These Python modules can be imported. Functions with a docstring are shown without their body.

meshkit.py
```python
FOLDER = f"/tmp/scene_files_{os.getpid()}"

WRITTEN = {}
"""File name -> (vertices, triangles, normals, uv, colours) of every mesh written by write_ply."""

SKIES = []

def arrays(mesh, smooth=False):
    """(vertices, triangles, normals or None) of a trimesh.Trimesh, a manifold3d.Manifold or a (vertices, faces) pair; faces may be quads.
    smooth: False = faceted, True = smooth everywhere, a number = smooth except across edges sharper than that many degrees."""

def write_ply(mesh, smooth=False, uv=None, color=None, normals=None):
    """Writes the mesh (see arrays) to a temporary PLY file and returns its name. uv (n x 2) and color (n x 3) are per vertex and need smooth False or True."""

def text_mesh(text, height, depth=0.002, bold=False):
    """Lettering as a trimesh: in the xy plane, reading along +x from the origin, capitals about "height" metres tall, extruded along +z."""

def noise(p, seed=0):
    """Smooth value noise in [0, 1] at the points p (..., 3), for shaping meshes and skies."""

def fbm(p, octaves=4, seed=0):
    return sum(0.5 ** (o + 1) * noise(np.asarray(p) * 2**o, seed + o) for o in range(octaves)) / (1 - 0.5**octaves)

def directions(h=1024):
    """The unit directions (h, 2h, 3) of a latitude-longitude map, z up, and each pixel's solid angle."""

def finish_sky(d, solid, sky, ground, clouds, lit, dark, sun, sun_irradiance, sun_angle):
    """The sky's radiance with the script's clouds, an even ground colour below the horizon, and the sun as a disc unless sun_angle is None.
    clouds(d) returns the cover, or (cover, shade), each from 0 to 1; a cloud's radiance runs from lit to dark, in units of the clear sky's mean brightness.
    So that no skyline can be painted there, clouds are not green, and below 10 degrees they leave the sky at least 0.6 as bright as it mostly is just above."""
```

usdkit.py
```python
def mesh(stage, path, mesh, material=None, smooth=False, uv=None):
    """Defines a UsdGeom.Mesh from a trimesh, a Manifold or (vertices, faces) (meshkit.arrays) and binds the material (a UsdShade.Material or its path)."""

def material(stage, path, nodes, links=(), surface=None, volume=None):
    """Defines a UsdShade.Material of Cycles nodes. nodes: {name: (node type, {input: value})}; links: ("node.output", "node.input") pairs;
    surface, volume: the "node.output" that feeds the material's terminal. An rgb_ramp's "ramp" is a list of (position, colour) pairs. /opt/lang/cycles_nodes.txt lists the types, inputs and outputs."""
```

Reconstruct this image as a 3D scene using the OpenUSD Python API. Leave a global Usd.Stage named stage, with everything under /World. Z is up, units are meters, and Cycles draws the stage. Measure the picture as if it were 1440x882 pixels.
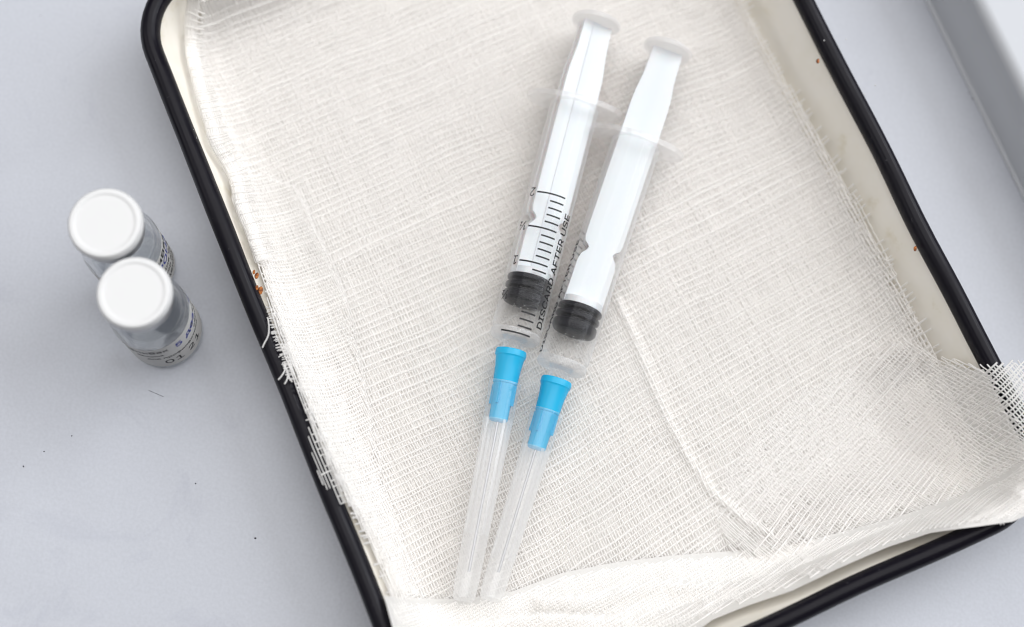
import math
import numpy as np
import shapely
import shapely.affinity
import trimesh
import meshkit
import usdkit
from pxr import Gf, Sdf, Usd, UsdGeom, UsdLux, UsdShade, Vt

stage = Usd.Stage.CreateInMemory()
UsdGeom.SetStageUpAxis(stage, UsdGeom.Tokens.z)
UsdGeom.SetStageMetersPerUnit(stage, 1.0)
UsdGeom.Xform.Define(stage, '/World')
UsdGeom.Scope.Define(stage, '/World/Looks')
MM = 0.001
rng = np.random.default_rng(7)

# ------------------------------------------------------------------ camera (all lengths in millimetres, scaled at output)
LENS, APERTURE = 52.0, 36.0
FPX = 1440 * LENS / APERTURE
TILT, ROLL, DIST = math.radians(14.0), math.radians(10.55), 322.0
CAM = np.array([0, -DIST * math.sin(TILT), DIST * math.cos(TILT)])
FWD = -CAM / DIST
_r, _u = np.array([1.0, 0, 0]), np.cross([1.0, 0, 0], FWD)
RIGHT = _r * math.cos(ROLL) + _u * math.sin(ROLL)
UP = np.cross(RIGHT, FWD)
cam = UsdGeom.Camera.Define(stage, '/World/camera')
cam.CreateHorizontalApertureAttr(APERTURE)
cam.CreateVerticalApertureAttr(APERTURE * 627 / 1024)
cam.CreateFocalLengthAttr(LENS)
cam.CreateClippingRangeAttr(Gf.Vec2f(0.01, 50))
cam.CreateFStopAttr(5.6)
cam.CreateFocusDistanceAttr(0.308)
cam.CreateExposureAttr(0.0)
cam.AddTransformOp().Set(Gf.Matrix4d(*RIGHT, 0, *UP, 0, *(-FWD), 0, *(CAM * MM), 1))


# ------------------------------------------------------------------ lamps: a big window to the right, a soft ceiling and a weaker window to the left
def rect_light(name, pos, target, w, h, power, color):
    z = np.array(pos, float) - target
    z /= np.linalg.norm(z)
    x = np.cross([0, 0, 1.0], z) if abs(z[2]) < 0.99 else np.array([1.0, 0, 0])
    x /= np.linalg.norm(x)
    y = np.cross(z, x)
    l = UsdLux.RectLight.Define(stage, '/World/' + name)
    l.CreateWidthAttr(w)
    l.CreateHeightAttr(h)
    l.CreateIntensityAttr(power)
    l.CreateColorAttr(Gf.Vec3f(*color))
    l.AddTransformOp().Set(Gf.Matrix4d(*x, 0, *y, 0, *z, 0, *pos, 1))


rect_light('window_lamp', (1.25, 0.75, 1.0), (0, 0, 0), 1.5, 1.3, 3.75, (0.945, 0.975, 1.02))
rect_light('ceiling_lamp', (0.1, 0.5, 1.9), (0, 0, 0), 2.6, 2.4, 2.6, (1.0, 0.995, 0.99))
rect_light('far_window_lamp', (-1.5, -0.2, 1.0), (0, 0, 0), 1.4, 1.2, 1.25, (0.99, 0.98, 0.985))


# ------------------------------------------------------------------ helpers
def at(px, py, z=0.0):
    """The point (mm) at height z seen at the photograph's pixel."""
    d = FWD + RIGHT * (px - 720) / FPX - UP * (py - 441) / FPX
    return CAM + (z - CAM[2]) / d[2] * d


used = {}


def numbered(parent, name):
    k = used.get((parent, name), 0)
    used[(parent, name)] = k + 1
    return f'{parent}/{name}' + (f'_{k:03d}' if k else '')


def meta(prim, label=None, category=None, group=None, kind=None):
    for k, v in (('label', label), ('category', category), ('group', group), ('kind', kind)):
        if v:
            prim.SetCustomDataByKey(k, v)
    return prim


def thing(name, label, category, group=None, matrix=None, base=(0, 0, 0)):
    x = UsdGeom.Xform.Define(stage, numbered('/World', name))
    if matrix is not None:
        x.AddTransformOp().Set(matrix)
    else:
        x.AddTranslateOp().Set(Gf.Vec3d(*[float(b) * MM for b in base]))
    return meta(x.GetPrim(), label, category, group)


def part(parent, name, mesh, mat, smooth=35, label=None, kind=None, base=None):
    root = parent if isinstance(parent, str) else str(parent.GetPath())
    v, f, _ = meshkit.arrays(mesh)
    v = np.array(v, float)
    if base is not None:
        v = v - np.asarray(base, float)
    tm = trimesh.Trimesh(v * MM * 1000, f, process=False)  # smoothing is done in millimetres, output in metres
    if smooth:
        tm.merge_vertices()
    p = usdkit.mesh(stage, numbered(root, name), tm, mat, smooth=smooth)
    p.GetPointsAttr().Set(Vt.Vec3fArray.FromNumpy((np.array(p.GetPointsAttr().Get()) * MM).astype(np.float32)))
    if '/' in root.strip('/'):
        pass
    return meta(p.GetPrim(), label, kind=kind)


def curves(parent, name, lines, radii, mat, kind='stuff', base=(0, 0, 0), label=None):
    path = numbered(str(parent.GetPath()), name)
    c = UsdGeom.BasisCurves.Define(stage, path)
    pts = (np.concatenate(lines) - np.asarray(base)) * MM
    c.CreatePointsAttr(Vt.Vec3fArray.FromNumpy(pts.astype(np.float32)))
    c.CreateCurveVertexCountsAttr(Vt.IntArray([len(l) for l in lines]))
    w = np.concatenate([np.full(len(l), 2 * r * MM) if np.ndim(r) == 0 else 2 * np.asarray(r) * MM for l, r in zip(lines, radii)])
    c.CreateWidthsAttr(Vt.FloatArray.FromNumpy(w.astype(np.float32)))
    c.SetWidthsInterpolation('vertex')
    c.CreateTypeAttr('linear')
    UsdShade.MaterialBindingAPI.Apply(c.GetPrim()).Bind(mat)
    return meta(c.GetPrim(), label, kind=kind)


def lathe(profile, n=64, closed=False):
    """Revolve (r, z) points about z. r=0 ends are closed with a fan."""
    p = np.array(profile, float)
    ang = np.linspace(0, 2 * np.pi, n, endpoint=False)
    v = np.stack([np.outer(p[:, 0], np.cos(ang)), np.outer(p[:, 0], np.sin(ang)), np.repeat(p[:, 1][:, None], n, 1)], -1).reshape(-1, 3)
    f = []
    m = len(p)
    for i in range(m if closed else m - 1):
        a, b = i * n, ((i + 1) % m) * n
        k = np.arange(n)
        k2 = (k + 1) % n
        f.append(np.stack([a + k, a + k2, b + k2], 1))
        f.append(np.stack([a + k, b + k2, b + k], 1))
    t = trimesh.Trimesh(v, np.vstack(f), process=False)
    t.merge_vertices()
    t.update_faces(t.nondegenerate_faces())
    t.fix_normals()
    return t


def along_x(t):
    """z axis of a lathe becomes the local x axis (length), local z stays up."""
    t = t.copy()
    v = t.vertices
    t.vertices = np.stack([v[:, 2], v[:, 1], -v[:, 0]], 1)
    return t


def extrude(poly, h):
    geoms = getattr(poly, 'geoms', [poly])
    return trimesh.util.concatenate([trimesh.creation.extrude_polygon(g, h, engine='earcut') for g in geoms])


# ------------------------------------------------------------------ materials
def M(name, nodes, links=(), surface='p.BSDF'):
    return usdkit.material(stage, '/World/Looks/' + name, nodes, links, surface=surface)


def pane(name, tint, haze, haze_color, rough=0.08, rim=0.35, base=0.035, power=3.0, trans=0.5, edge_haze=0.0):
    """Thin clear plastic or glass: see-through, mirroring more at grazing angles, with some milky haze."""
    return M(name, {
        't': ('transparent_bsdf', {'color': tint}),
        'd': ('diffuse_bsdf', {'color': haze_color}), 'tl': ('translucent_bsdf', {'color': haze_color}),
        'm': ('mix_closure', {'fac': trans}), 'h': ('mix_closure', {}),
        'g': ('glossy_bsdf', {'color': (1, 1, 1), 'roughness': rough}), 'o': ('mix_closure', {}),
        'w': ('layer_weight', {'blend': 0.5}), 'p': ('math', {'math_type': 'power', 'value2': power}),
        'k': ('math', {'math_type': 'multiply_add', 'value2': rim, 'value3': base}),
        'k2': ('math', {'math_type': 'multiply_add', 'value2': edge_haze, 'value3': haze})},
        [('d.BSDF', 'm.closure1'), ('tl.BSDF', 'm.closure2'), ('t.BSDF', 'h.closure1'), ('m.closure', 'h.closure2'),
         ('h.closure', 'o.closure1'), ('g.BSDF', 'o.closure2'), ('w.facing', 'p.value1'), ('p.value', 'k.value1'), ('k.value', 'o.fac'),
         ('p.value', 'k2.value1'), ('k2.value', 'h.fac')], 'o.closure')


mat_table = M('painted_table', {
    'g': ('geometry', {}),
    'n': ('noise_texture', {'scale': 14, 'detail': 4, 'roughness': 0.6}),
    'r': ('rgb_ramp', {'ramp': [(0.3, (0.46, 0.475, 0.522)), (0.5, (0.495, 0.512, 0.56)), (0.75, (0.51, 0.528, 0.577))]}),
    'n2': ('noise_texture', {'scale': 1500, 'detail': 2}),
    'r2': ('rgb_ramp', {'ramp': [(0.3, (0.955, 0.955, 0.955)), (0.7, (1.03, 1.03, 1.03))]}),
    'x': ('mix_color', {'blend_type': 'multiply', 'fac': 1.0, 'use_clamp': False}), 'x2': ('mix_color', {'blend_type': 'multiply', 'fac': 1.0, 'use_clamp': False}),
    'n3': ('noise_texture', {'scale': 38, 'detail': 5, 'roughness': 0.7, 'distortion': 1.5}), 'r3': ('rgb_ramp', {'ramp': [(0.0, (1, 1, 1)), (0.60, (1, 1, 1)), (0.68, (0.955, 0.955, 0.965)), (0.78, (0.93, 0.93, 0.945))]}),
    'b': ('bump', {'strength': 0.1, 'distance': 0.0001}),
    'p': ('principled_bsdf', {'roughness': 0.5, 'specular_ior_level': 0.35})},
    [('g.position', 'n.vector'), ('g.position', 'n2.vector'), ('n.fac', 'r.fac'), ('n2.fac', 'r2.fac'), ('r.color', 'x.a'), ('r2.color', 'x.b'),
     ('x.result', 'x2.a'), ('g.position', 'n3.vector'), ('n3.fac', 'r3.fac'), ('r3.color', 'x2.b'), ('x2.result', 'p.base_color'), ('n2.fac', 'b.height'), ('b.normal', 'p.normal')])
mat_box = M('white_lacquer', {'p': ('principled_bsdf', {'base_color': (0.50, 0.515, 0.545), 'roughness': 0.4})})
mat_enamel = M('cream_enamel', {
    'g': ('geometry', {}), 'n': ('noise_texture', {'scale': 90, 'detail': 5, 'roughness': 0.65}),
    'r': ('rgb_ramp', {'ramp': [(0.35, (0.88, 0.845, 0.78)), (0.6, (0.85, 0.81, 0.725)), (0.8, (0.66, 0.59, 0.43))]}),
    'p': ('principled_bsdf', {'roughness': 0.22})},
    [('g.position', 'n.vector'), ('n.fac', 'r.fac'), ('r.color', 'p.base_color')])
mat_rim = M('black_enamel', {
    'g': ('geometry', {}), 'n': ('noise_texture', {'scale': 700, 'detail': 3, 'roughness': 0.6}),
    'r': ('rgb_ramp', {'ramp': [(0.0, (0.006, 0.0055, 0.009)), (0.70, (0.009, 0.008, 0.012)), (0.80, (0.05, 0.05, 0.055))]}),
    'n2': ('noise_texture', {'scale': 120, 'detail': 3}), 'q': ('map_range', {'from_min': 0.3, 'from_max': 0.7, 'to_min': 0.14, 'to_max': 0.38}),
    'p': ('principled_bsdf', {'specular_ior_level': 0.13})},
    [('g.position', 'n.vector'), ('g.position', 'n2.vector'), ('n.fac', 'r.fac'), ('r.color', 'p.base_color'), ('n2.fac', 'q.value'), ('q.result', 'p.roughness')])
mat_rust = M('rust', {
    'g': ('geometry', {}), 'n': ('noise_texture', {'scale': 1500, 'detail': 3}),
    'r': ('rgb_ramp', {'ramp': [(0.35, (0.10, 0.025, 0.01)), (0.6, (0.50, 0.17, 0.04))]}),
    'p': ('principled_bsdf', {'roughness': 0.85})},
    [('g.position', 'n.vector'), ('n.fac', 'r.fac'), ('r.color', 'p.base_color')])
mat_chip = M('chipped_enamel', {'p': ('principled_bsdf', {'base_color': (0.55, 0.55, 0.55), 'roughness': 0.5})})
mat_speck = M('dark_speck', {'p': ('principled_bsdf', {'base_color': (0.05, 0.05, 0.06), 'roughness': 0.8})})
mat_thread = M('cotton_thread', {
    'd': ('diffuse_bsdf', {'color': (0.945, 0.927, 0.908)}), 't': ('translucent_bsdf', {'color': (0.945, 0.927, 0.908)}), 'm': ('mix_closure', {'fac': 0.4})},
    [('d.BSDF', 'm.closure1'), ('t.BSDF', 'm.closure2')], 'm.closure')
mat_cloth = M('folded_cotton', {
    'g': ('geometry', {}), 'n': ('noise_texture', {'scale': 1600, 'detail': 3}), 'b': ('bump', {'strength': 0.5, 'distance': 0.00015}),
    'd': ('diffuse_bsdf', {'color': (0.80, 0.782, 0.755)}), 't': ('translucent_bsdf', {'color': (0.80, 0.782, 0.755)}), 'm': ('mix_closure', {'fac': 0.2})},
    [('g.position', 'n.vector'), ('n.fac', 'b.height'), ('b.normal', 'd.normal'), ('d.BSDF', 'm.closure1'), ('t.BSDF', 'm.closure2')], 'm.closure')
mat_plies = M('stacked_cotton', {
    'd': ('diffuse_bsdf', {'color': (0.90, 0.885, 0.862)}), 't': ('translucent_bsdf', {'color': (0.90, 0.885, 0.862)}), 'm': ('mix_closure', {'fac': 0.15})},
    [('d.BSDF', 'm.closure1'), ('t.BSDF', 'm.closure2')], 'm.closure')
mat_barrel = pane('clear_polypropylene', (0.995, 0.995, 0.995), 0.02, (0.93, 0.93, 0.93), rough=0.1, rim=0.20, base=0.009, power=1.8, edge_haze=0.72)
mat_flange = pane('milky_polypropylene', (0.99, 0.99, 0.99), 0.17, (0.93, 0.92, 0.92), rough=0.2, rim=0.1, edge_haze=0.2)
mat_cap = pane('frosted_needle_cap', (0.99, 0.99, 0.99), 0.27, (0.97, 0.97, 0.97), rough=0.1, rim=0.14, edge_haze=0.4, trans=0.4)
mat_collar = pane('clear_needle_cap', (0.99, 0.99, 0.99), 0.10, (0.94, 0.95, 0.96), rough=0.12, rim=0.12, edge_haze=0.35, trans=0.4)
mat_plunger = M('white_plastic', {'p': ('principled_bsdf', {'base_color': (0.70, 0.70, 0.715), 'roughness': 0.35, 'subsurface_weight': 0.15, 'subsurface_scale': 0.001})})
mat_disc = pane('milky_thumb_rest', (0.99, 0.99, 0.99), 0.42, (0.93, 0.92, 0.92), rough=0.25, rim=0.08, edge_haze=0.2)
mat_rubber = M('black_rubber', {'p': ('principled_bsdf', {'base_color': (0.006, 0.006, 0.010), 'roughness': 0.42, 'specular_ior_level': 0.18})})
mat_hub = M('blue_plastic', {
    'p': ('principled_bsdf', {'base_color': (0.03, 0.57, 0.86), 'roughness': 0.3}), 't': ('translucent_bsdf', {'color': (0.03, 0.66, 0.93)}),
    'm': ('mix_closure', {'fac': 0.35})}, [('p.BSDF', 'm.closure1'), ('t.BSDF', 'm.closure2')], 'm.closure')
mat_steel = M('needle_steel', {'p': ('principled_bsdf', {'base_color': (0.42, 0.42, 0.44), 'metallic': 1.0, 'roughness': 0.3})})
mat_ink = M('black_ink', {'p': ('principled_bsdf', {'base_color': (0.012, 0.012, 0.014), 'roughness': 0.6})})
mat_blue_ink = M('blue_ink', {'p': ('principled_bsdf', {'base_color': (0.03, 0.05, 0.32), 'roughness': 0.6})})
mat_drop = M('liquid_drop', {'p': ('principled_bsdf', {'base_color': (1, 1, 1), 'roughness': 0.02, 'ior': 1.33, 'transmission_weight': 1.0})})
mat_glass = pane('vial_glass', (0.93, 0.935, 0.94), 0.01, (0.6, 0.62, 0.64), rough=0.03, rim=0.45, base=0.07)
mat_liquid = pane('vial_liquid', (0.95, 0.96, 0.97), 0.02, (0.6, 0.62, 0.64), rough=0.03, rim=0.25, base=0.02)
mat_vialcap = M('white_vial_cap', {'p': ('principled_bsdf', {'base_color': (0.70, 0.70, 0.70), 'roughness': 0.42})})
mat_crimp = M('aluminium_crimp', {'p': ('principled_bsdf', {'base_color': (0.55, 0.55, 0.56), 'metallic': 1.0, 'roughness': 0.35})})
mat_paper = M('label_paper', {'p': ('principled_bsdf', {'base_color': (0.66, 0.65, 0.63), 'roughness': 0.6})})

# ------------------------------------------------------------------ the table
S = 420.0
top = trimesh.creation.box([2 * S, 2 * S, 20.0])
top.apply_translation([0, 0, -10.0])
table = part('/World', 'tabletop', top, mat_table, smooth=False)
meta(table, 'pale blue grey painted tabletop with faint smudges and tiny dark specks', kind='structure')
tp = UsdGeom.Xform  # specks are children of the tabletop


def blob(r, seed, squash=0.3):
    s = trimesh.creation.icosphere(1, 1.0)
    s.vertices *= (0.7 + 0.6 * meshkit.noise(s.vertices * 1.7 + seed * 3.1, seed))[:, None] * r
    s.vertices[:, 2] *= squash
    return s


for i, (px, py, r) in enumerate([(101, 613, .19), (62, 635, .2), (33, 656, .22), (275, 680, .2), (359, 757, .3), (1368, 139, .28), (1362, 131, .16), (57, 22, .1)]):
    b = blob(r * 0.75, i)
    b.apply_translation(at(px, py))
    part(table, 'dust_speck', b, mat_speck, smooth=True)
h0, h1 = at(209, 549), at(230, 558)
hair = trimesh.creation.cylinder(0.045, segment=[h0 + [0, 0, .05], h1 + [0, 0, .05]], sections=6)
part(table, 'stray_fibre', hair, mat_speck, smooth=True)

# ------------------------------------------------------------------ white box at the right edge
s0, s1 = at(1300, 0), at(1437, 278)
ed = (s1 - s0)[:2] / np.linalg.norm((s1 - s0)[:2])
nd = np.array([-ed[1], ed[0]])
if nd @ RIGHT[:2] < 0:
    nd = -nd
BH, CR = 19.0, 2.5
prof = [(0, 0), (0.0, 0.6), (0.6, 1.2), (1.2, BH - CR)] + [(1.2 + CR * (1 - math.cos(t)), BH - CR + CR * math.sin(t)) for t in np.linspace(0.15, math.pi / 2, 9)]
prof += [(118.0 - CR * (1 - math.sin(t)), BH - CR + CR * math.cos(t)) for t in np.linspace(0, math.pi / 2, 9)] + [(118, 0)]
bp = shapely.Polygon(prof)
bx = trimesh.creation.extrude_polygon(bp, 260.0, engine='earcut')
v = bx.vertices.copy()
v = np.array(v)
org = np.array([*s0[:2], 0]) - np.array([*ed, 0]) * 90
bx.vertices = org + v[:, [0]] * np.array([*nd, 0]) + v[:, [1]] * np.array([0, 0, 1.0]) + v[:, [2]] * np.array([*ed, 0])
bx.fix_normals()
wb = thing('white_box', 'flat white box with rounded top edge standing to the right of the black rimmed tray', 'box', base=org)
part(wb, 'body', bx, mat_box, smooth=30, base=org)

# ------------------------------------------------------------------ the enamel tray: frame (a along the short side, b along the long side)
RIM_Z, RIM_W, RIM_H = 16.0, 4.15, 2.5
OUT_Z = 15.5
L0, L1 = at(223.6, 132.6, OUT_Z)[:2], at(523.6, 882, OUT_Z)[:2]
R0, R1 = at(1142.7, 0, OUT_Z)[:2], at(1407, 518, OUT_Z)[:2]
B0, B1 = at(1107.8, 882, OUT_Z)[:2], at(1390, 755.5, OUT_Z)[:2]
eb = (L0 - L1) / np.linalg.norm(L0 - L1) + (R0 - R1) / np.linalg.norm(R0 - R1)
eb /= np.linalg.norm(eb)
ea = np.array([eb[1], -eb[0]])
A0, A1 = (L0 + L1) @ ea / 2, (R0 + R1) @ ea / 2
BB0 = (B0 + B1) @ eb / 2
BB1 = at(192, 45, OUT_Z)[:2] @ eb + 10.5
A_MID, B_MID = (A0 + A1) / 2, (BB0 + BB1) / 2
TRAY = np.array([*(A_MID * ea + B_MID * eb), 0.0])
CORNER = 17.0


def ab(p):
    p = np.asarray(p, float)
    return np.stack([p[..., 0] * ea[0] + p[..., 1] * ea[1], p[..., 0] * eb[0] + p[..., 1] * eb[1]], -1)


def xy(q):
    q = np.asarray(q, float)
    return q[..., [0]] * ea + q[..., [1]] * eb


def ring(inset, n=14, m=26):
    r = max(CORNER - inset, 0.6)
    out = []
    for cx, cy, t0 in ((A1, BB1, 0), (A0, BB1, 90), (A0, BB0, 180), (A1, BB0, 270)):
        sx, sy = (1 if cx == A1 else -1), (1 if cy == BB1 else -1)
        c = np.array([cx - sx * (inset + r), cy - sy * (inset + r)])
        t = np.radians(t0 + np.linspace(0, 90, n))
        out.append(c + r * np.stack([np.cos(t), np.sin(t)], 1))
    pts = []
    for k in range(4):
        pts.append(out[k])
        a, b = out[k][-1], out[(k + 1) % 4][0]
        pts.append(a + (b - a) * np.linspace(0, 1, m + 2)[1:-1, None])
    return np.concatenate(pts)


def ring_surface(profile, closed, cap_last=False, wobble=0.0):
    rings = []
    for d, z in profile:
        q = ring(d)
        w = (meshkit.noise(np.c_[q * 0.05, np.zeros(len(q))], 5) - 0.5) * wobble
        zz = z + (meshkit.noise(np.c_[q * 0.04, np.ones(len(q))], 9) - 0.5) * wobble
        c = np.array([A_MID, B_MID])
        q = q + (q - c) / np.linalg.norm(q - c, axis=1, keepdims=True) * w[:, None]
        rings.append(np.c_[xy(q), zz])
    n, m = len(rings[0]), len(rings)
    v = np.concatenate(rings)
    f = []
    k = np.arange(n)
    k2 = (k + 1) % n
    for i in range(m if closed else m - 1):
        a, b = i * n, ((i + 1) % m) * n
        f += [np.stack([a + k, a + k2, b + k2], 1), np.stack([a + k, b + k2, b + k], 1)]
    if cap_last:
        v = np.vstack([v, [*xy(np.array([A_MID, B_MID])), profile[-1][1]]])
        a = (m - 1) * n
        f.append(np.stack([a + k, a + k2, np.full(n, len(v) - 1)], 1))
    return trimesh.Trimesh(v, np.vstack(f), process=False)


tray = thing('enamel_tray', 'cream enamel tray with black rolled rim, lined with white gauze', 'tray', base=TRAY)
rp = [(RIM_W / 2 - RIM_W / 2 * math.cos(t), RIM_Z + RIM_H * math.sin(t)) for t in np.linspace(0, 2 * math.pi, 28, endpoint=False)]
rim = ring_surface(rp, True, wobble=1.0)
rim.fix_normals()
part(tray, 'rolled_rim', rim, mat_rim, smooth=True, base=TRAY)
inner = [(3.2, 16.2), (4.2, 14.2), (5.0, 12.0), (6.4, 8.5), (7.7, 5.2), (8.5, 3.5), (9.3, 2.3), (10.4, 1.5), (11.8, 1.1), (13.5, 1.0), (40, 1.0)]
pan_in = ring_surface(inner, False, True, wobble=0.6)
outer = [(2.4, 16.0), (4.2, 11.0), (6.6, 4.5), (7.8, 1.8), (9.5, 0.45), (12, 0.25), (40, 0.25)]
pan_out = ring_surface(outer, False, True, wobble=0.3)
part(tray, 'inner_pan', pan_in, mat_enamel, smooth=True, base=TRAY)
part(tray, 'outer_shell', pan_out, mat_enamel, smooth=True, base=TRAY)
# rust and chips where the enamel has broken off the rim
for i, (px, py, z, r) in enumerate([(361, 388, 16.6, .7), (366, 409, 16.3, .95), (1150, 86, 17.2, .6), (1287, 350, 17.2, .55), (357, 383, 17.6, .5), (361, 405, 17.4, .6)]):
    p = at(px, py, z)
    b = blob(r, 20 + i, 0.45)
    b.vertices[:, 0] *= 0.6
    b.apply_translation(p)
    part(tray, 'rust_spot', b, mat_rust, smooth=True, base=TRAY)
ch = []
for k in range(34):
    t = k / 33
    px, py = 228 + t * 60 + rng.normal(0, .5), 74 + t * 144 + rng.normal(0, 1.5)
    b = blob(rng.uniform(.12, .32), 60 + k, .5)
    b.apply_translation(at(px - 3.0, py, 17.5))
    ch.append(b)
for px, py in ((1159, 57), (1190, 55), (1231, 120), (252, 182), (230, 121), (212, 70), (240, 150), (262, 190), (1216, 133)):
    b = blob(.16, px, .6)
    b.apply_translation(at(px, py, 18.2))
    ch.append(b)
part(tray, 'enamel_chips', trimesh.util.concatenate(ch), mat_chip, smooth=False, kind='stuff', base=TRAY)

# ------------------------------------------------------------------ how cloth lies in the tray: height above the table at distance d from the rim's outer edge
KD = np.array([-30, -14, -5, -1, 1.0, 2.3, 3.8, 5.0, 6.5, 9, 12, 16, 24, 60.0])
KZ = np.array([9.5, 13, 17.0, 18.4, 18.85, 18.9, 18.3, 16.2, 12.0, 6.4, 3.2, 1.9, 1.5, 1.4])


def edge_dist(q):
    px, py = np.abs(q[..., 0] - A_MID) - (A1 - A0) / 2 + CORNER, np.abs(q[..., 1] - B_MID) - (BB1 - BB0) / 2 + CORNER
    return CORNER - np.hypot(np.maximum(px, 0), np.maximum(py, 0)) - np.minimum(np.maximum(px, py), 0)


CREASE = None


def seg_dist(q, line):
    line = np.asarray(line)
    best = np.full(q.shape[:-1], 1e9)
    for a, b in zip(line[:-1], line[1:]):
        d = b - a
        t = np.clip(((q - a) @ d) / (d @ d), 0, 1)
        best = np.minimum(best, np.linalg.norm(q - a - t[..., None] * d, axis=-1))
    return best


def height(q):
    q = np.asarray(q, float)
    z = np.interp(edge_dist(q), KD, KZ)
    z = z + 0.5 * (meshkit.fbm(np.concatenate([q * 0.06, np.zeros(q.shape[:-1] + (1,))], -1), 3, seed=3) - 0.35)
    if CREASE is not None:
        z = z + 0.65 * np.exp(-(seg_dist(q, CREASE) / 0.8) ** 2)
    return z


def on_cloth(px, py, lift=0.6):
    z = 3.0
    for _ in range(25):
        q = ab(at(px, py, z)[:2])
        z = 0.5 * z + 0.5 * (float(height(q)) + lift)
    return q


def poly(points, lift=0.6):
    return shapely.Polygon([on_cloth(*p, lift) for p in points]).buffer(0)


CREASE = np.array([on_cloth(*p) for p in [(868, 425), (885, 460), (905, 510), (930, 570), (962, 635), (1000, 692), (1045, 730), (1075, 750)]])


def swirl(q, seed, amp):
    """Slow wandering of the weave, so that threads curve and bunch as in handled gauze."""
    z0 = np.zeros(q.shape[:-1] + (1,))
    f1 = lambda s, k: meshkit.noise(np.concatenate([q * s, z0 + 0.37], -1), k) - 0.5
    da = amp * (2.6 * f1(1 / 45, seed) + 0.9 * f1(1 / 16, seed + 1) + 0.45 * f1(1 / 5.0, seed + 2))
    db = amp * (7.0 * f1(1 / 48, seed + 3) + 2.4 * f1(1 / 17, seed + 4) + 0.7 * f1(1 / 6.0, seed + 5))
    return np.stack([da, db], -1)


gauze_threads = 0


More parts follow.
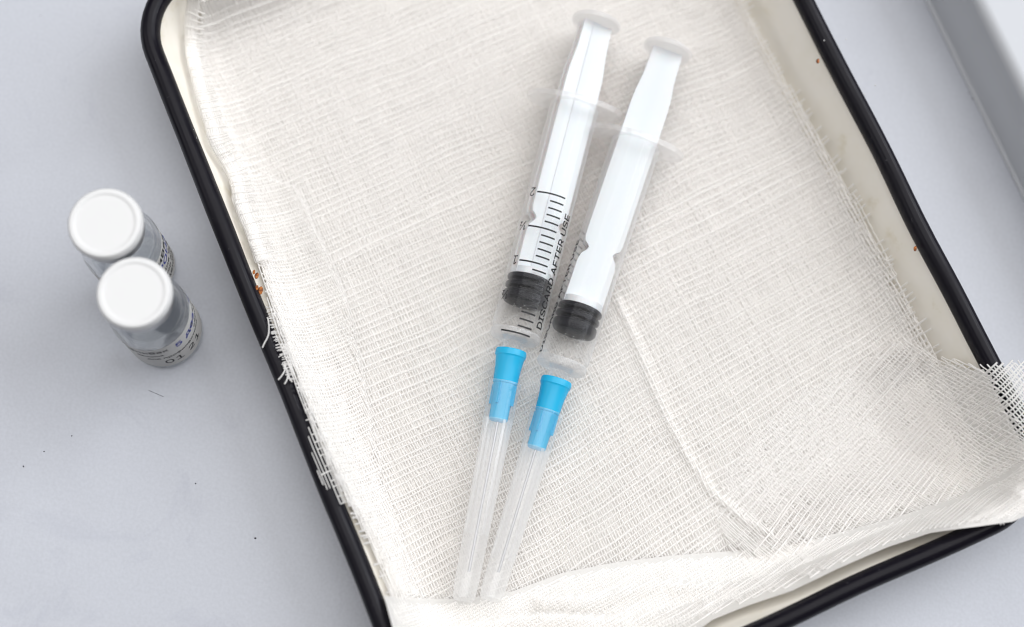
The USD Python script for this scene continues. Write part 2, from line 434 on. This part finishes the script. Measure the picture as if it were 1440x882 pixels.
def weave(parent, name, region, zoff, seed, rot=0.0, fan=9.0, pitch=(0.62, 1.36), rad=(0.138, 0.19), fringe=0.0, amp=1.0, base=(0, 0, 0), lift=None, feather=0.0):
    """Warp and weft threads of one ply of gauze, cut to the region (a polygon in tray coordinates), as one curve object."""
    r = np.random.default_rng(seed)
    c = np.array(region.centroid.coords[0])
    half = max(region.bounds[2] - region.bounds[0], region.bounds[3] - region.bounds[1]) * 0.5 * 1.35 + 8
    ro = math.radians(rot)
    us = np.arange(-half, half, pitch[0])
    us = us + r.normal(0, pitch[0] * 0.11, len(us)) + 0.16 * np.sin(us * 0.9 + r.uniform(0, 6))
    vs = np.arange(-half, half, pitch[1])
    vs = vs + r.normal(0, pitch[1] * 0.13, len(vs))

    def place(u, v):
        q0 = np.stack([u * math.cos(ro) - v * math.sin(ro), u * math.sin(ro) + v * math.cos(ro)], -1) + c
        if fan:  # the rows tilt more towards the near end of the tray
            t = np.clip((B_MID + 55 - q0[..., 1]) / 130.0, 0, 1.2)
            q0[..., 1] += np.tan(np.radians(fan) * t) * (q0[..., 0] - A_MID - 5)
        return q0 + swirl(q0, seed * 13 + 1, amp)

    lines, radii = [], []

    def cut(q, z, trim, rad_):
        reg = region if not trim else region_in
        ok = shapely.contains_xy(reg, q[:, 0], q[:, 1])
        edges = np.flatnonzero(np.diff(np.r_[0, ok.astype(int), 0]))
        for s, e in edges.reshape(-1, 2):
            s2 = s + (r.integers(0, 2) if s else 0)
            e2 = e - (r.integers(0, 2) if e < len(q) else 0)
            if feather:
                s2 += int(r.exponential(feather / np.linalg.norm(q[1] - q[0])))
            if e2 - s2 >= 3:
                lines.append(np.c_[xy(q[s2:e2]), z[s2:e2]])
                radii.append(rad_ * (0.85 + 0.3 * r.random()))

    region_in = region.buffer(-fringe) if fringe else region
    shapely.prepare(region)
    shapely.prepare(region_in)
    j = np.arange(len(vs))
    for i, u in enumerate(us):
        q = place(np.full(len(vs), u), vs)
        z = height(q) + zoff + 0.11 * (-1.0) ** (i + j)
        if lift is not None:
            z = z + lift(q)
        cut(q, z, True, rad[0])
    uu = us[::2]
    for k, v in enumerate(vs):
        q = place(uu, np.full(len(uu), v))
        z = height(q) + zoff + 0.03 * (-1.0) ** k
        if lift is not None:
            z = z + lift(q)
        cut(q, z, False, rad[1] * (1.0 if r.random() > 0.15 else 1.3))
    return curves(parent, name, lines, radii, mat_thread, base=base)


def sheet(parent, name, region, zoff, base, step=1.1, lift=None, mat=None):
    """A ply so closely packed that single threads cannot be told apart: a rippled cloth surface."""
    x0, y0, x1, y1 = region.bounds
    gx, gy = np.arange(x0, x1 + step, step), np.arange(y0, y1 + step, step)
    q = np.stack(np.meshgrid(gx, gy, indexing='ij'), -1)
    # pull the border vertices onto the outline
    ins = shapely.contains_xy(region, q[..., 0], q[..., 1])
    z = height(q) + zoff
    if lift is not None:
        z = z + lift(q)
    idx = np.arange(q.shape[0] * q.shape[1]).reshape(q.shape[:2])
    full = ins[:-1, :-1] | ins[1:, :-1] | ins[1:, 1:] | ins[:-1, 1:]
    need = np.zeros_like(ins)
    for sl in ((slice(None, -1), slice(None, -1)), (slice(1, None), slice(None, -1)), (slice(1, None), slice(1, None)), (slice(None, -1), slice(1, None))):
        need[sl] |= full
    need &= ~ins
    border = region.boundary
    ii = np.argwhere(need)
    near = [border.interpolate(border.project(shapely.Point(*q[i0, j0]))).coords[0] for i0, j0 in ii]
    if len(near):
        q[ii[:, 0], ii[:, 1]] = near
    z = height(q) + zoff
    if lift is not None:
        z = z + lift(q)
    a, b, c2, d = idx[:-1, :-1][full], idx[1:, :-1][full], idx[1:, 1:][full], idx[:-1, 1:][full]
    f = np.vstack([np.stack([a, b, c2], 1), np.stack([a, c2, d], 1)])
    v = np.c_[xy(q.reshape(-1, 2)), z.reshape(-1)]
    t = trimesh.Trimesh(v, f, process=False)
    t.remove_unreferenced_vertices()
    return part(parent, name, t, mat or mat_cloth, smooth=True, base=base)


# ------------------------------------------------------------------ gauze lining: plies over the floor, a folded band on the left, a hem along the near end, a loose flap in the corner
gauze = thing('gauze_cloth', 'white open weave cotton gauze folded in layers inside the tray, fraying over its rim', 'gauze', base=TRAY)
far = [(1030, -60), (268, -60)]
left_edge = [(264, 0), (260, 38), (263, 77), (273, 123), (284, 160), (296, 200), (309, 225), (321, 247), (332, 293), (347, 331), (360, 370), (376, 430), (396, 490), (412, 540), (430, 580), (455, 640), (487, 715), (520, 790), (545, 850), (560, 900)]
right_edge = [(1450, 640), (1336, 510), (1317, 465), (1292, 420), (1266, 365), (1221, 282), (1169, 194), (1114, 103), (1077, 38), (1058, -2)]
P_main = poly(left_edge + [(985, 872), (1150, 790), (1300, 733), (1400, 690)] + right_edge + far)
P_top = poly([(266, 0), (262, 38), (265, 77), (275, 123), (286, 160), (298, 200), (311, 225), (323, 247), (334, 293), (349, 331), (362, 370), (380, 440), (420, 540), (462, 650), (525, 790), (552, 860), (565, 900), (980, 872), (1130, 790), (1290, 730), (1400, 690), (1420, 640),
              (1330, 512), (1306, 463), (1281, 418), (1256, 364), (1211, 285), (1160, 198), (1106, 108), (1068, 40), (1049, 0), (1028, -60), (270, -60)])
sheet(gauze, 'lower_plies', P_top.buffer(-2.2), 0.18, TRAY, mat=mat_plies)
weave(gauze, 'bottom_ply', P_main, 0.15, 11, rot=1.0, fringe=1.0, base=TRAY)
weave(gauze, 'middle_ply', P_top, 0.55, 23, rot=-1.5, fringe=0.6, base=TRAY)
weave(gauze, 'top_ply', P_top.buffer(-0.5), 0.95, 37, rot=2.0, fringe=0.4, base=TRAY)
# the folded left edge: a soft bead of doubled cloth
fe = [(268, -40), (263, 0), (259, 38), (262, 77), (272, 123), (283, 160), (295, 200), (308, 225), (320, 247), (331, 293), (346, 331), (360, 372)]
fq = np.array([on_cloth(*p, 1.0) for p in fe])
tt = np.r_[0, np.cumsum(np.linalg.norm(np.diff(fq, axis=0), axis=1))]
ts = np.arange(0, tt[-1], 0.7)
from scipy.interpolate import PchipInterpolator
fq = PchipInterpolator(tt, fq)(ts)
fq = fq + 0.25 * (meshkit.noise(np.c_[ts * 0.35, ts * 0, ts * 0], 4)[:, None] - 0.5)
tn = np.gradient(fq, axis=0)
tn /= np.linalg.norm(tn, axis=1, keepdims=True)
nn = np.stack([-tn[:, 1], tn[:, 0]], 1)
if nn[0, 0] < 0:
    nn = -nn
hz = height(fq)
cs = [(-0.75, 0.0), (-0.9, 0.3), (-0.8, 0.62), (-0.45, 0.9), (0.0, 1.02), (0.7, 1.05), (1.5, 0.85)]
bead_v = np.concatenate([np.c_[xy(fq + nn * (c0 + 0.9)), hz + c1] for c0, c1 in cs])
k = np.arange(len(fq) - 1)
n = len(fq)
bead_f = np.vstack([np.vstack([np.stack([i * n + k, i * n + k + 1, (i + 1) * n + k + 1], 1), np.stack([i * n + k, (i + 1) * n + k + 1, (i + 1) * n + k], 1)]) for i in range(len(cs) - 1)])
part(gauze, 'folded_edge', trimesh.Trimesh(bead_v, bead_f, process=False), mat_cloth, smooth=True, base=TRAY)

fl = []
for c0 in np.r_[np.linspace(-0.9, 1.9, 11)]:
    c1 = np.interp(c0, [c[0] for c in cs[1:]] + [2.2], [c[1] for c in cs[1:]] + [0.85])
    jit = 0.22 * (meshkit.noise(np.c_[ts * 0.5, ts * 0 + c0 * 9, ts * 0], 6)[:, None] - 0.5)
    fl.append(np.c_[xy(fq + nn * (c0 + 0.9) + nn * jit), hz + c1 + 0.08])
for i0 in range(2, len(fq) - 2):
    if rng.random() < 0.55:
        c0 = np.linspace(-0.9, 3.4, 9)
        c1 = np.interp(c0, [c[0] for c in cs[1:]] + [3.4], [c[1] for c in cs[1:]] + [1.0])
        fl.append(np.c_[xy(fq[i0] + nn[i0] * (c0[:, None] + 0.9) + tn[i0] * (0.12 * c0[:, None] + rng.normal(0, .2))), hz[i0] + c1 + 0.2])
curves(gauze, 'folded_edge_threads', fl, [0.16] * len(fl), mat_thread, base=TRAY)

# the folded band along the left wall
P_band = poly([(322, 250), (335, 244), (372, 240), (420, 262), (445, 320), (478, 390), (500, 450), (512, 520), (528, 600), (545, 690), (575, 780), (600, 840), (560, 850), (540, 800), (520, 760), (490, 712), (455, 640), (432, 585), (412, 540), (396, 490), (378, 432), (362, 370), (348, 333), (333, 294)])
sheet(gauze, 'packed_band', P_band.buffer(-1.2), 0.75, TRAY)
weave(gauze, 'band_ply', P_band, 1.15, 41, rot=-2.0, pitch=(0.5, 0.8), base=TRAY)
weave(gauze, 'band_ply', P_band.buffer(-0.5), 1.5, 43, rot=3.0, pitch=(0.5, 0.8), base=TRAY)
# one loose ply reaching over the black rim on the left, its cut ends frayed
P_over = poly([(425, 566), (431, 600), (433, 625), (440, 655), (452, 685), (468, 705), (490, 722), (525, 730), (505, 660), (480, 590), (455, 550)], 0.3)
weave(gauze, 'frayed_edge', P_over, 0.25, 53, pitch=(0.6, 1.5), rad=(0.11, 0.15), fringe=0.2, amp=0.6, base=TRAY)
P_fray = poly([(374, 430), (381, 462), (392, 490), (404, 530), (420, 545), (400, 480), (384, 430)], 0.3)
weave(gauze, 'frayed_edge', P_fray, 0.3, 57, pitch=(0.72, 1.4), rad=(0.1, 0.12), amp=0.6, base=TRAY)
strands = []


def strand(pts, n=12):
    q = np.array([on_cloth(*p, 0.4) for p in pts])
    t0 = np.linspace(0, 1, len(q))
    q = PchipInterpolator(t0, q)(np.linspace(0, 1, n))
    strands.append(np.c_[xy(q), height(q) + 0.3])


strand([(376, 446), (378, 458), (377, 472), (372, 482), (369, 489)])
strand([(400, 508), (401, 518), (397, 527), (391, 534)])
strand([(404, 522), (404, 532), (400, 540)])
strand([(398, 514), (404, 521), (406, 530), (411, 537)])
for k in range(44):
    f = k / 43 + rng.normal(0, .012)
    px, py = np.interp(f, [0, .5, 1], [377, 393, 410]), np.interp(f, [0, .5, 1], [431, 486, 534])
    L, dy = rng.uniform(2, 6.5), rng.normal(1.2, 0.9)
    strand([(px + 5, py - 0.5), (px - 0.5 * L, py + 0.35 * dy), (px - L, py + dy)], 6)
curves(gauze, 'loose_strands', strands, [0.15] * 4 + [0.11] * (len(strands) - 4), mat_thread, base=TRAY)

# the loose flap in the near right corner, lying over the rim
P_flap = poly([(1266, 477), (1292, 492), (1330, 503), (1378, 516), (1400, 600), (1400, 690), (1340, 735), (1250, 765), (1150, 795), (1090, 800), (1030, 785), (1000, 720), (1020, 645), (1075, 590), (1140, 540), (1215, 505)])
CN = on_cloth(1376, 514)
P_corner = shapely.Polygon([CN - [14, 3.0], CN + [0, 0], [A1 + 7.5, CN[1] - 3.5], [A1 + 8.5, BB0 + 30], [A1 + 9, BB0 + 1], [on_cloth(1402, 748)[0], BB0 + 1], [on_cloth(1396, 740)[0], BB0 + 3.0], [on_cloth(1320, 735)[0], BB0 + 8.0], [A1 - 40, BB0 + 14], [A1 - 30, CN[1] - 10]])
P_flap = P_flap.union(P_corner.buffer(0)).buffer(1.5).buffer(-1.5)


def flap_lift(q):
    d = edge_dist(q)
    return 0.35 + 2.0 * np.exp(-((d - 12) / 8.0) ** 2)


sheet(gauze, 'flap_lining', P_flap.buffer(-1.0).intersection(shapely.box(A1 - 60, BB0 + 5, A1 - 4.6, CN[1] + 3)), 0.2, TRAY, lift=lambda q: flap_lift(q) - 1.1 * np.clip((A1 - 12 - q[..., 0]) / 22.0, 0, 1))
weave(gauze, 'flap_ply', P_flap.intersection(shapely.box(A1 - 40, BB0 + 4, A1 - 4.0, CN[1] + 5)), 0.12, 63, rot=20.0, fan=0, pitch=(0.50, 0.9), lift=flap_lift, feather=7.0, base=TRAY)
weave(gauze, 'flap_ply', P_flap, 0.3, 61, rot=17.0, fan=0, pitch=(0.56, 0.95), rad=(0.15, 0.18), feather=1.0, lift=flap_lift, base=TRAY)
weave(gauze, 'flap_ply', P_flap.intersection(shapely.box(A0, BB0 - 9, A1 - 3.6, BB1)), 0.65, 67, rot=24.0, fan=0, pitch=(0.56, 1.0), rad=(0.125, 0.165), feather=5.0, lift=flap_lift, base=TRAY)

# the hem rolled up along the near wall
P_hem = poly([(540, 838), (600, 842), (660, 842), (720, 832), (790, 806), (860, 792), (940, 782), (1020, 776), (1100, 770), (1180, 750), (1260, 728), (1340, 702), (1400, 672), (1450, 640), (1490, 700), (1420, 735), (1370, 742), (1300, 752), (1240, 772), (1170, 802), (1110, 832), (1050, 852), (1000, 872), (950, 910), (560, 910)])
WR = [np.array([on_cloth(*p) for p in w]) for w in ([(760, 838), (830, 838), (890, 824), (930, 816), (1000, 822), (1090, 812), (1160, 788)], [(640, 880), (760, 862), (880, 868), (980, 850)], [(1120, 800), (1220, 758), (1320, 725), (1400, 690)])]


HEMTOP = np.array([on_cloth(*p) for p in [(520, 838), (600, 842), (660, 842), (720, 832), (790, 806), (860, 792), (940, 782), (1020, 776), (1100, 770), (1180, 750), (1260, 728), (1340, 702), (1400, 672), (1450, 640)]])


def hem_lift(q):
    z = 0.9 + 1.9 * np.exp(-((edge_dist(q) - 12) / 8.0) ** 2) * np.clip((q[..., 0] - A_MID) / 25.0, 0, 1)
    z = z + 0.6 - 0.9 * np.exp(-(seg_dist(q, HEMTOP) / 2.2) ** 2)
    for w, s in zip(WR, (1.1, 0.8, 1.6)):
        z = z + s * np.exp(-(seg_dist(q + np.array([0.0, 1.6]), w) / 2.0) ** 2) - 0.5 * np.exp(-(seg_dist(q, w) / 0.8) ** 2)
    return z


sheet(gauze, 'packed_hem', P_hem, 0.5, TRAY, lift=hem_lift)
weave(gauze, 'hem_ply', P_hem.buffer(-0.7).intersection(shapely.box(A_MID + 16, BB0 - 9, A1 + 12, B_MID)), 0.6, 73, rot=9.0, fan=0, pitch=(0.34, 0.42), rad=(0.10, 0.13), amp=0.7, lift=hem_lift, base=TRAY)
weave(gauze, 'hem_ply', P_hem.buffer(-0.7).intersection(shapely.box(A0, BB0 + 5.5, A_MID + 18, B_MID)), 0.62, 71, rot=5.0, fan=0, pitch=(0.42, 0.7), lift=hem_lift, base=TRAY)

# ------------------------------------------------------------------ syringes
RO, RI = 5.35, 4.85          # barrel radii
LBAR = 55.0


def arc_patch(x0, x1, p0, p1, r, n=10):
    """A printed stroke on the barrel between lengths x0..x1 and angles p0..p1 (radians from the top)."""
    t = np.linspace(p0, p1, n)
    v = np.concatenate([np.stack([np.full(n, x), r * np.sin(t), r * np.cos(t)], 1) for x in (x0, x1)])
    k = np.arange(n - 1)
    return trimesh.Trimesh(v, np.vstack([np.stack([k, k + n, k + n + 1], 1), np.stack([k, k + n + 1, k + 1], 1)]), process=False)


def flat_text(s, h, bold=False):
    t = meshkit.text_mesh(s, h, 0.02, bold)
    t.apply_translation([-t.bounds[0][0], 0, 0])
    v, f = trimesh.remesh.subdivide_to_size(t.vertices, t.faces, h * 0.22, max_iter=8)
    return trimesh.Trimesh(v, f, process=False)


def wrap_text(s, h, x, phi, r, along, bold=False):
    """along=1: reads from the needle towards the plunger; along=0: upright with the needle up, across the barrel."""
    t = flat_text(s, h, bold)
    v = np.array(t.vertices)
    rr = r + v[:, 2]
    if along:
        X, P = x - v[:, 0], phi - v[:, 1] / r
    else:
        X, P = x + v[:, 1], phi - v[:, 0] / r
    return trimesh.Trimesh(np.stack([X, rr * np.sin(P), rr * np.cos(P)], 1), t.faces, process=False)


def cross_plate(outline, thick, roll):
    pts = [(x, y) for x, y in outline] + [(x, -y) for x, y in reversed(outline)]
    m = extrude(shapely.Polygon(pts), thick)
    m.apply_translation([0, 0, -thick / 2])
    m.apply_transform(trimesh.transformations.rotation_matrix(roll, [1, 0, 0]))
    return m


def make_syringe(label, p_thumb, p_needle, z_thumb, z_needle, ext, stop, print_roll, rib_roll, bend, seed, cap_len, print_from, LBAR):
    """Local frame: x from the finger flange (0) towards the needle, y to the right, z up."""
    a, b = at(*p_thumb, z_thumb), at(*p_needle, z_needle)
    X = (b - a) / np.linalg.norm(b - a)
    Y = np.cross([0, 0, 1.0], X)
    Y /= np.linalg.norm(Y)
    Z = np.cross(X, Y)
    t = thing('syringe', label, 'syringe', matrix=Gf.Matrix4d(*X, 0, *Y, 0, *Z, 0, *(a * MM), 1))
    r = np.random.default_rng(seed)
    # barrel with its shoulder and luer nozzle
    prof = [(RO, 0.3), (RO, LBAR - 2.6), (RO - 0.35, LBAR - 2.0), (RO, LBAR - 1.5), (RO, LBAR - 0.6), (RO - 0.5, LBAR), (2.6, LBAR + 0.5), (2.15, LBAR + 1.0), (1.95, LBAR + 7.5)]
    part(t, 'barrel', along_x(lathe(prof, 96)), mat_barrel, smooth=30)
    fl = shapely.Point(0, 0).buffer(10.6, 48)
    fl = shapely.affinity.scale(fl, 1.0, 0.56).union(shapely.Point(0, 0).buffer(6.4, 32))
    fl = fl.difference(shapely.Point(0, 0).buffer(RI + 0.02, 48))
    m = extrude(fl, 1.2)
    v = np.array(m.vertices)
    m.vertices = np.stack([v[:, 2] - 0.75, v[:, 0], v[:, 1]], 1)
    part(t, 'finger_flange', m, mat_flange, smooth=30)
    # plunger: crossed ribs with a waist, end plate and thumb rest
    x0, x1 = -ext, stop - 3.4
    w = x1 - 12.5
    out = [(x0, 3.35), (x0 + 3, 3.4), (x0 + 7, 3.55), (x0 + 11, 4.05), (x0 + 14, 4.2), (w - 2.4, 4.2), (w - 1.2, 3.9), (w - 0.5, 3.0), (w, 2.7), (w + 0.7, 3.0), (w + 1.8, 3.9), (w + 3.4, 4.2), (x1, 4.2)]
    web = [(x, 1.2) for x in (x0, x1)]
    plates = []
    for dz in (-1.2, 1.2):
        m = cross_plate(out, 1.0, 0)
        m.apply_translation([0, 0, dz])
        plates.append(m)
    for sg in ((1, -1) if rib_roll < -0.2 else ()):
        rb = trimesh.creation.box([x1 - x0 - 0.2, 0.5, 0.3])
        rb.apply_translation([(x0 + x1) / 2, -0.9 * sg, sg * 1.75])
        plates.append(rb)
    rod = trimesh.util.concatenate(plates + [cross_plate(web, 1.3, math.pi / 2)])
    rod.apply_transform(trimesh.transformations.rotation_matrix(rib_roll, [1, 0, 0]))
    plate = along_x(lathe([(0, x1 - 1.2), (4.4, x1 - 1.2), (4.4, x1 + 0.2), (0, x1 + 0.2)], 48))
    part(t, 'plunger_rod', trimesh.util.concatenate([rod, plate]), mat_plunger, smooth=20)
    th = along_x(lathe([(0, x0 - 1.3), (4.9, x0 - 1.3), (5.35, x0 - 1.05), (5.5, x0 - 0.6), (5.35, x0 - 0.1), (4.9, x0 + 0.12), (0, x0 + 0.12)], 64))
    part(t, 'thumb_rest', th, mat_disc, smooth=30)
    s = stop - 3.2
    rr = RI - 0.03
    pr = [(0, s), (rr - 0.5, s), (rr - 0.1, s + 0.25), (rr, s + 0.6), (rr - 0.1, s + 1.0), (rr - 0.95, s + 1.3), (rr - 0.95, s + 1.7), (rr - 0.1, s + 2.0), (rr, s + 2.4), (rr - 0.1, s + 2.8), (rr - 0.95, s + 3.1), (rr - 0.95, s + 3.5), (rr - 0.1, s + 3.8), (rr, s + 4.4), (rr, s + 5.2), (rr - 0.25, s + 5.6), (rr - 0.5, s + 5.9), (0, s + 6.9)]
    part(t, 'rubber_stopper', along_x(lathe(pr, 72)), mat_rubber, smooth=40)
    part(t, 'barrel_base', along_x(lathe([(5.1, LBAR - 1.9), (5.25, LBAR - 1.2), (5.0, LBAR - 0.3), (3.0, LBAR + 0.3), (2.2, LBAR - 0.4), (3.2, LBAR - 1.3), (4.6, LBAR - 1.9), (5.1, LBAR - 1.9)], 64)), mat_flange, smooth=35)
    # printed scale
    R = RO + 0.025
    zero = 53.3
    per = 15.5
    marks = []
    for k in range(print_from, 21):
        x = zero - per * k / 10
        marks.append(arc_patch(x - 0.18, x + 0.18, (-0.62 if k % 5 == 0 else 0.0) + print_roll, 0.60 + print_roll, R, 14))
    part(t, 'scale_marks', trimesh.util.concatenate(marks), mat_ink, smooth=False)
    num = [wrap_text(sx, 2.0, zero - per * k / 10 - 1.0, -0.74 + print_roll, R, 0, False) for sx, k in (('½', 5), ('1', 10), ('½', 15), ('2', 20)) if k >= print_from]
    part(t, 'scale_numerals', trimesh.util.concatenate(num), mat_ink, smooth=False)
    part(t, 'printed_words', wrap_text('DISCARD AFTER USE', 1.85, zero - 2.4, 1.16 + print_roll, R, 1, True), mat_ink, smooth=False)
    # droplets of liquid left in front of the stopper
    dr = []
    for k in range(34):
        ph, x = r.uniform(-1.5, 1.5), r.uniform(s + 7.2, LBAR - 2.5)
        if k > 24:
            x = r.uniform(s + 7.0, s + 8.2)
        d = trimesh.creation.icosphere(2, 1.0)
        d.vertices *= np.array([1, 1, 0.6]) * r.uniform(.06, .19)
        d.apply_transform(trimesh.transformations.rotation_matrix(-ph, [1, 0, 0]))
        d.apply_translation([x, (RI - 0.05) * math.sin(ph), (RI - 0.05) * math.cos(ph)])
        dr.append(d)
    part(t, 'liquid_droplets', trimesh.util.concatenate(dr), mat_drop, smooth=True, kind='stuff')
    # needle assembly, sitting a touch askew on the nozzle
    T = trimesh.transformations.rotation_matrix(bend, [0, 0, 1], [LBAR + 2, 0, 0])
    h = LBAR + 2.2
    hub_p = [(2.2, h + 0.1), (3.15, h), (3.3, h + 0.3), (3.3, h + 1.3), (3.05, h + 1.7), (2.75, h + 4.0), (2.6, h + 7.2), (2.45, h + 7.4), (2.15, h + 12.0), (2.05, h + 12.2), (2.0, h + 15.0), (1.7, h + 15.3), (0.45, h + 15.5), (0.45, h + 9), (1.9, h + 8.0), (2.0, h + 2.0)]
    hub = along_x(lathe(hub_p, 48, closed=True))
    fins = []
    for k in range(4):
        f = trimesh.creation.box([4.2, 0.5, 0.7])
        f.apply_translation([h + 9.7, 0, 2.35])
        f.apply_transform(trimesh.transformations.rotation_matrix(k * math.pi / 2 + 0.4, [1, 0, 0]))
        fins.append(f)
    hub = trimesh.util.concatenate([hub] + fins)
    hub.apply_transform(T)
    hp = part(t, 'needle_hub', hub, mat_hub, smooth=30)
    nl = trimesh.creation.cylinder(0.3, segment=[[h + 12, 0, 0], [LBAR + cap_len - 6.0, 0, 0]], sections=16)
    nl.apply_transform(T)
    part(t, 'needle', nl, mat_steel, smooth=40)
    c0, c1 = h + 7.0, LBAR + cap_len
    cp = [(3.4, c0), (3.4, c0 + 1.8), (3.2, c0 + 2.2), (3.02, c0 + 10), (2.45, c1 - 3), (2.25, c1 - 0.7), (1.7, c1), (0, c1)]
    cap = along_x(lathe([(3.12, c0 + 8.0)] + cp[3:], 64))
    collar = along_x(lathe([(2.8, c0)] + cp[:3] + [(3.12, c0 + 8.0)], 64))
    collar.apply_transform(T)
    part(t, 'cap_collar', collar, mat_collar, smooth=30)
    ribs = []
    for k in range(4):
        f = trimesh.creation.box([24, 0.45, 0.5])
        f.apply_translation([c0 + 20, 0, 2.55])
        f.apply_transform(trimesh.transformations.rotation_matrix(k * math.pi / 2 - 0.55, [1, 0, 0]))
        ribs.append(f)
    cap = trimesh.util.concatenate([cap] + ribs)
    cap.apply_transform(T)
    part(t, 'needle_cap', cap, mat_cap, smooth=30)
    return t


make_syringe('capped syringe on gauze with its black scale and DISCARD AFTER USE print facing up', (808, 150), (722, 482), 9.6, 8.2, 19.7, 43.2, 0.0, -0.38, 0.062, 3, 55.0, 0, 54.0)
make_syringe('capped syringe on gauze nearer the right, its scale turned to the side', (894.8, 202), (789, 517), 9.6, 8.2, 22.4, 42.0, -2.35, -0.08, 0.028, 5, 49.9, 7, 53.0)

# ------------------------------------------------------------------ vials
RV, HV = 8.0, 34.5


def vial_text(items, spin, t, z_first=None):
    for s, h, phi, z, m, bold in items:
        f = flat_text(s, h, bold)
        v = np.array(f.vertices)
        v[:, 0] -= v[:, 0].max() / 2
        P = spin + phi + v[:, 0] / RV
        R = RV + 0.075 + v[:, 2]
        part(t, 'label_print', trimesh.Trimesh(np.stack([R * np.cos(P), R * np.sin(P), z + v[:, 1]], 1), f.faces, process=False), m, smooth=False)


def make_vial(label, base, spin, items, wedge):
    t = thing('medicine_vial', label, 'vial', base=base)
    o = [(0, 0.6), (RV - 2.2, 0.35), (RV - 1.2, 0), (RV - 0.5, 0.15), (RV, 0.9), (RV, 20.3), (RV - 0.25, 21.6), (RV - 1.0, 22.9), (RV - 2.2, 24.0), (RV - 2.9, 24.9), (5.0, 26.0), (5.0, 28.6), (6.5, 29.0), (6.5, 30.8)]
    i = [(3.4, 30.8), (3.5, 25.2), (RV - 3.2, 23.6), (RV - 1.8, 22.0), (RV - 1.1, 20.2), (RV - 1.0, 2.6), (RV - 1.8, 1.7), (0, 1.5)]
    part(t, 'glass_body', lathe(o + [(3.4, 30.8), (3.5, 26.0)], 80), mat_glass, smooth=35)
    part(t, 'clear_liquid', lathe([(0, 1.6), (RV - 1.9, 1.8), (RV - 1.08, 2.7), (RV - 1.08, 16.5), (RV - 1.5, 16.2), (0, 16.1)], 64), mat_liquid, smooth=35)
    part(t, 'rubber_plug', lathe([(0, 25.5), (3.3, 25.5), (3.3, 30.8), (6.3, 30.85), (6.3, 31.6), (0, 31.6)], 48), mat_crimp if False else mat_vialcap, smooth=30)
    part(t, 'crimp_collar', lathe([(5.3, 28.3), (6.6, 28.5), (6.75, 29.0), (6.75, 31.8), (6.5, 32.0), (0, 32.0), (0, 31.7), (6.4, 31.62), (6.52, 31.4), (6.52, 28.9), (5.3, 28.5)], 64), mat_crimp, smooth=30)
    part(t, 'flip_cap', lathe([(0, 32.05), (6.9, 32.05), (7.15, 32.3), (7.3, 33.0), (7.2, 33.9), (6.8, 34.4), (6.3, 34.5), (5.95, 34.45), (5.7, 34.3), (5.4, 34.25), (0, 34.3)], 80), mat_vialcap, smooth=40)
    # paper label round the body
    span = (-1.9, 1.75)
    n = 60
    ang = spin + np.linspace(*span, n)
    rings = [(RV + 0.03, 3.0), (RV + 0.05, 3.05), (RV + 0.05, 18.6), (RV + 0.03, 18.65)]
    v = np.concatenate([np.stack([rr * np.cos(ang), rr * np.sin(ang), np.full(n, zz)], 1) for rr, zz in rings])
    k = np.arange(n - 1)
    f = np.vstack([np.vstack([np.stack([q * n + k, q * n + k + 1, (q + 1) * n + k + 1], 1), np.stack([q * n + k, (q + 1) * n + k + 1, (q + 1) * n + k], 1)]) for q in range(len(rings) - 1)])
    part(t, 'paper_label', trimesh.Trimesh(v, f, process=False), mat_paper, smooth=True)
    if wedge:
        tri = []
        n2 = 12
        for (p0, p1, z0, z1, z2, z3) in [wedge]:
            a = spin + np.linspace(p0, p1, n2)
            lo, hi = np.linspace(z0, z1, n2), np.linspace(z2, z3, n2)
            rr = RV + 0.08
            v = np.concatenate([np.stack([rr * np.cos(a), rr * np.sin(a), lo], 1), np.stack([rr * np.cos(a), rr * np.sin(a), hi], 1)])
            k = np.arange(n2 - 1)
            tri.append(trimesh.Trimesh(v, np.vstack([np.stack([k, k + 1, k + n2 + 1], 1), np.stack([k, k + n2 + 1, k + n2], 1)]), process=False))
        part(t, 'blue_band', trimesh.util.concatenate(tri), mat_blue_ink, smooth=True)
    vial_text(items, spin, t)
    return t


FACE = math.atan2(-(at(187.7, 410)[1] - at(231.7, 465)[1]), -(at(187.7, 410)[0] - at(231.7, 465)[0]))   # the side of a vial turned towards the lens


def vial_base(px, py):
    return at(px, py, HV) * [1, 1, 0]


front = [('ЭпиВак', 1.7, -0.75, 15.2, mat_ink, False), ('5 доз', 2.3, 0.48, 14.2, mat_blue_ink, True), ('вакцина', 1.0, -0.75, 12.6, mat_ink, False), ('для профилактики', 1.2, 0.02, 10.0, mat_ink, False), ('01 21', 2.6, 0.1, 5.6, mat_ink, False), ('раствор', 1.4, 0.95, 14.6, mat_ink, False), ('серия', 1.3, 1.0, 11.8, mat_ink, False)]
back = [('ЭпиВак', 2.3, 0.6, 15.6, mat_ink, True), ('КОРОНА', 2.3, 0.6, 12.4, mat_blue_ink, True), ('вакцина 0,5', 1.5, 0.6, 10.0, mat_ink, False), ('раствор для', 1.3, 0.6, 7.8, mat_ink, False), ('введения', 1.6, 0.6, 5.2, mat_ink, False)]
make_vial('nearer glass vial with white cap, 5 doses and 01 21 printed on its label', vial_base(187.7, 411), FACE, front, (1.15, 1.5, 17.2, 17.4, 18.4, 18.4))
make_vial('farther glass vial with white cap, half hidden, blue band on its label', vial_base(147, 313), FACE, back, (-0.2, 0.03, 4.0, 4.0, 18.4, 18.4))
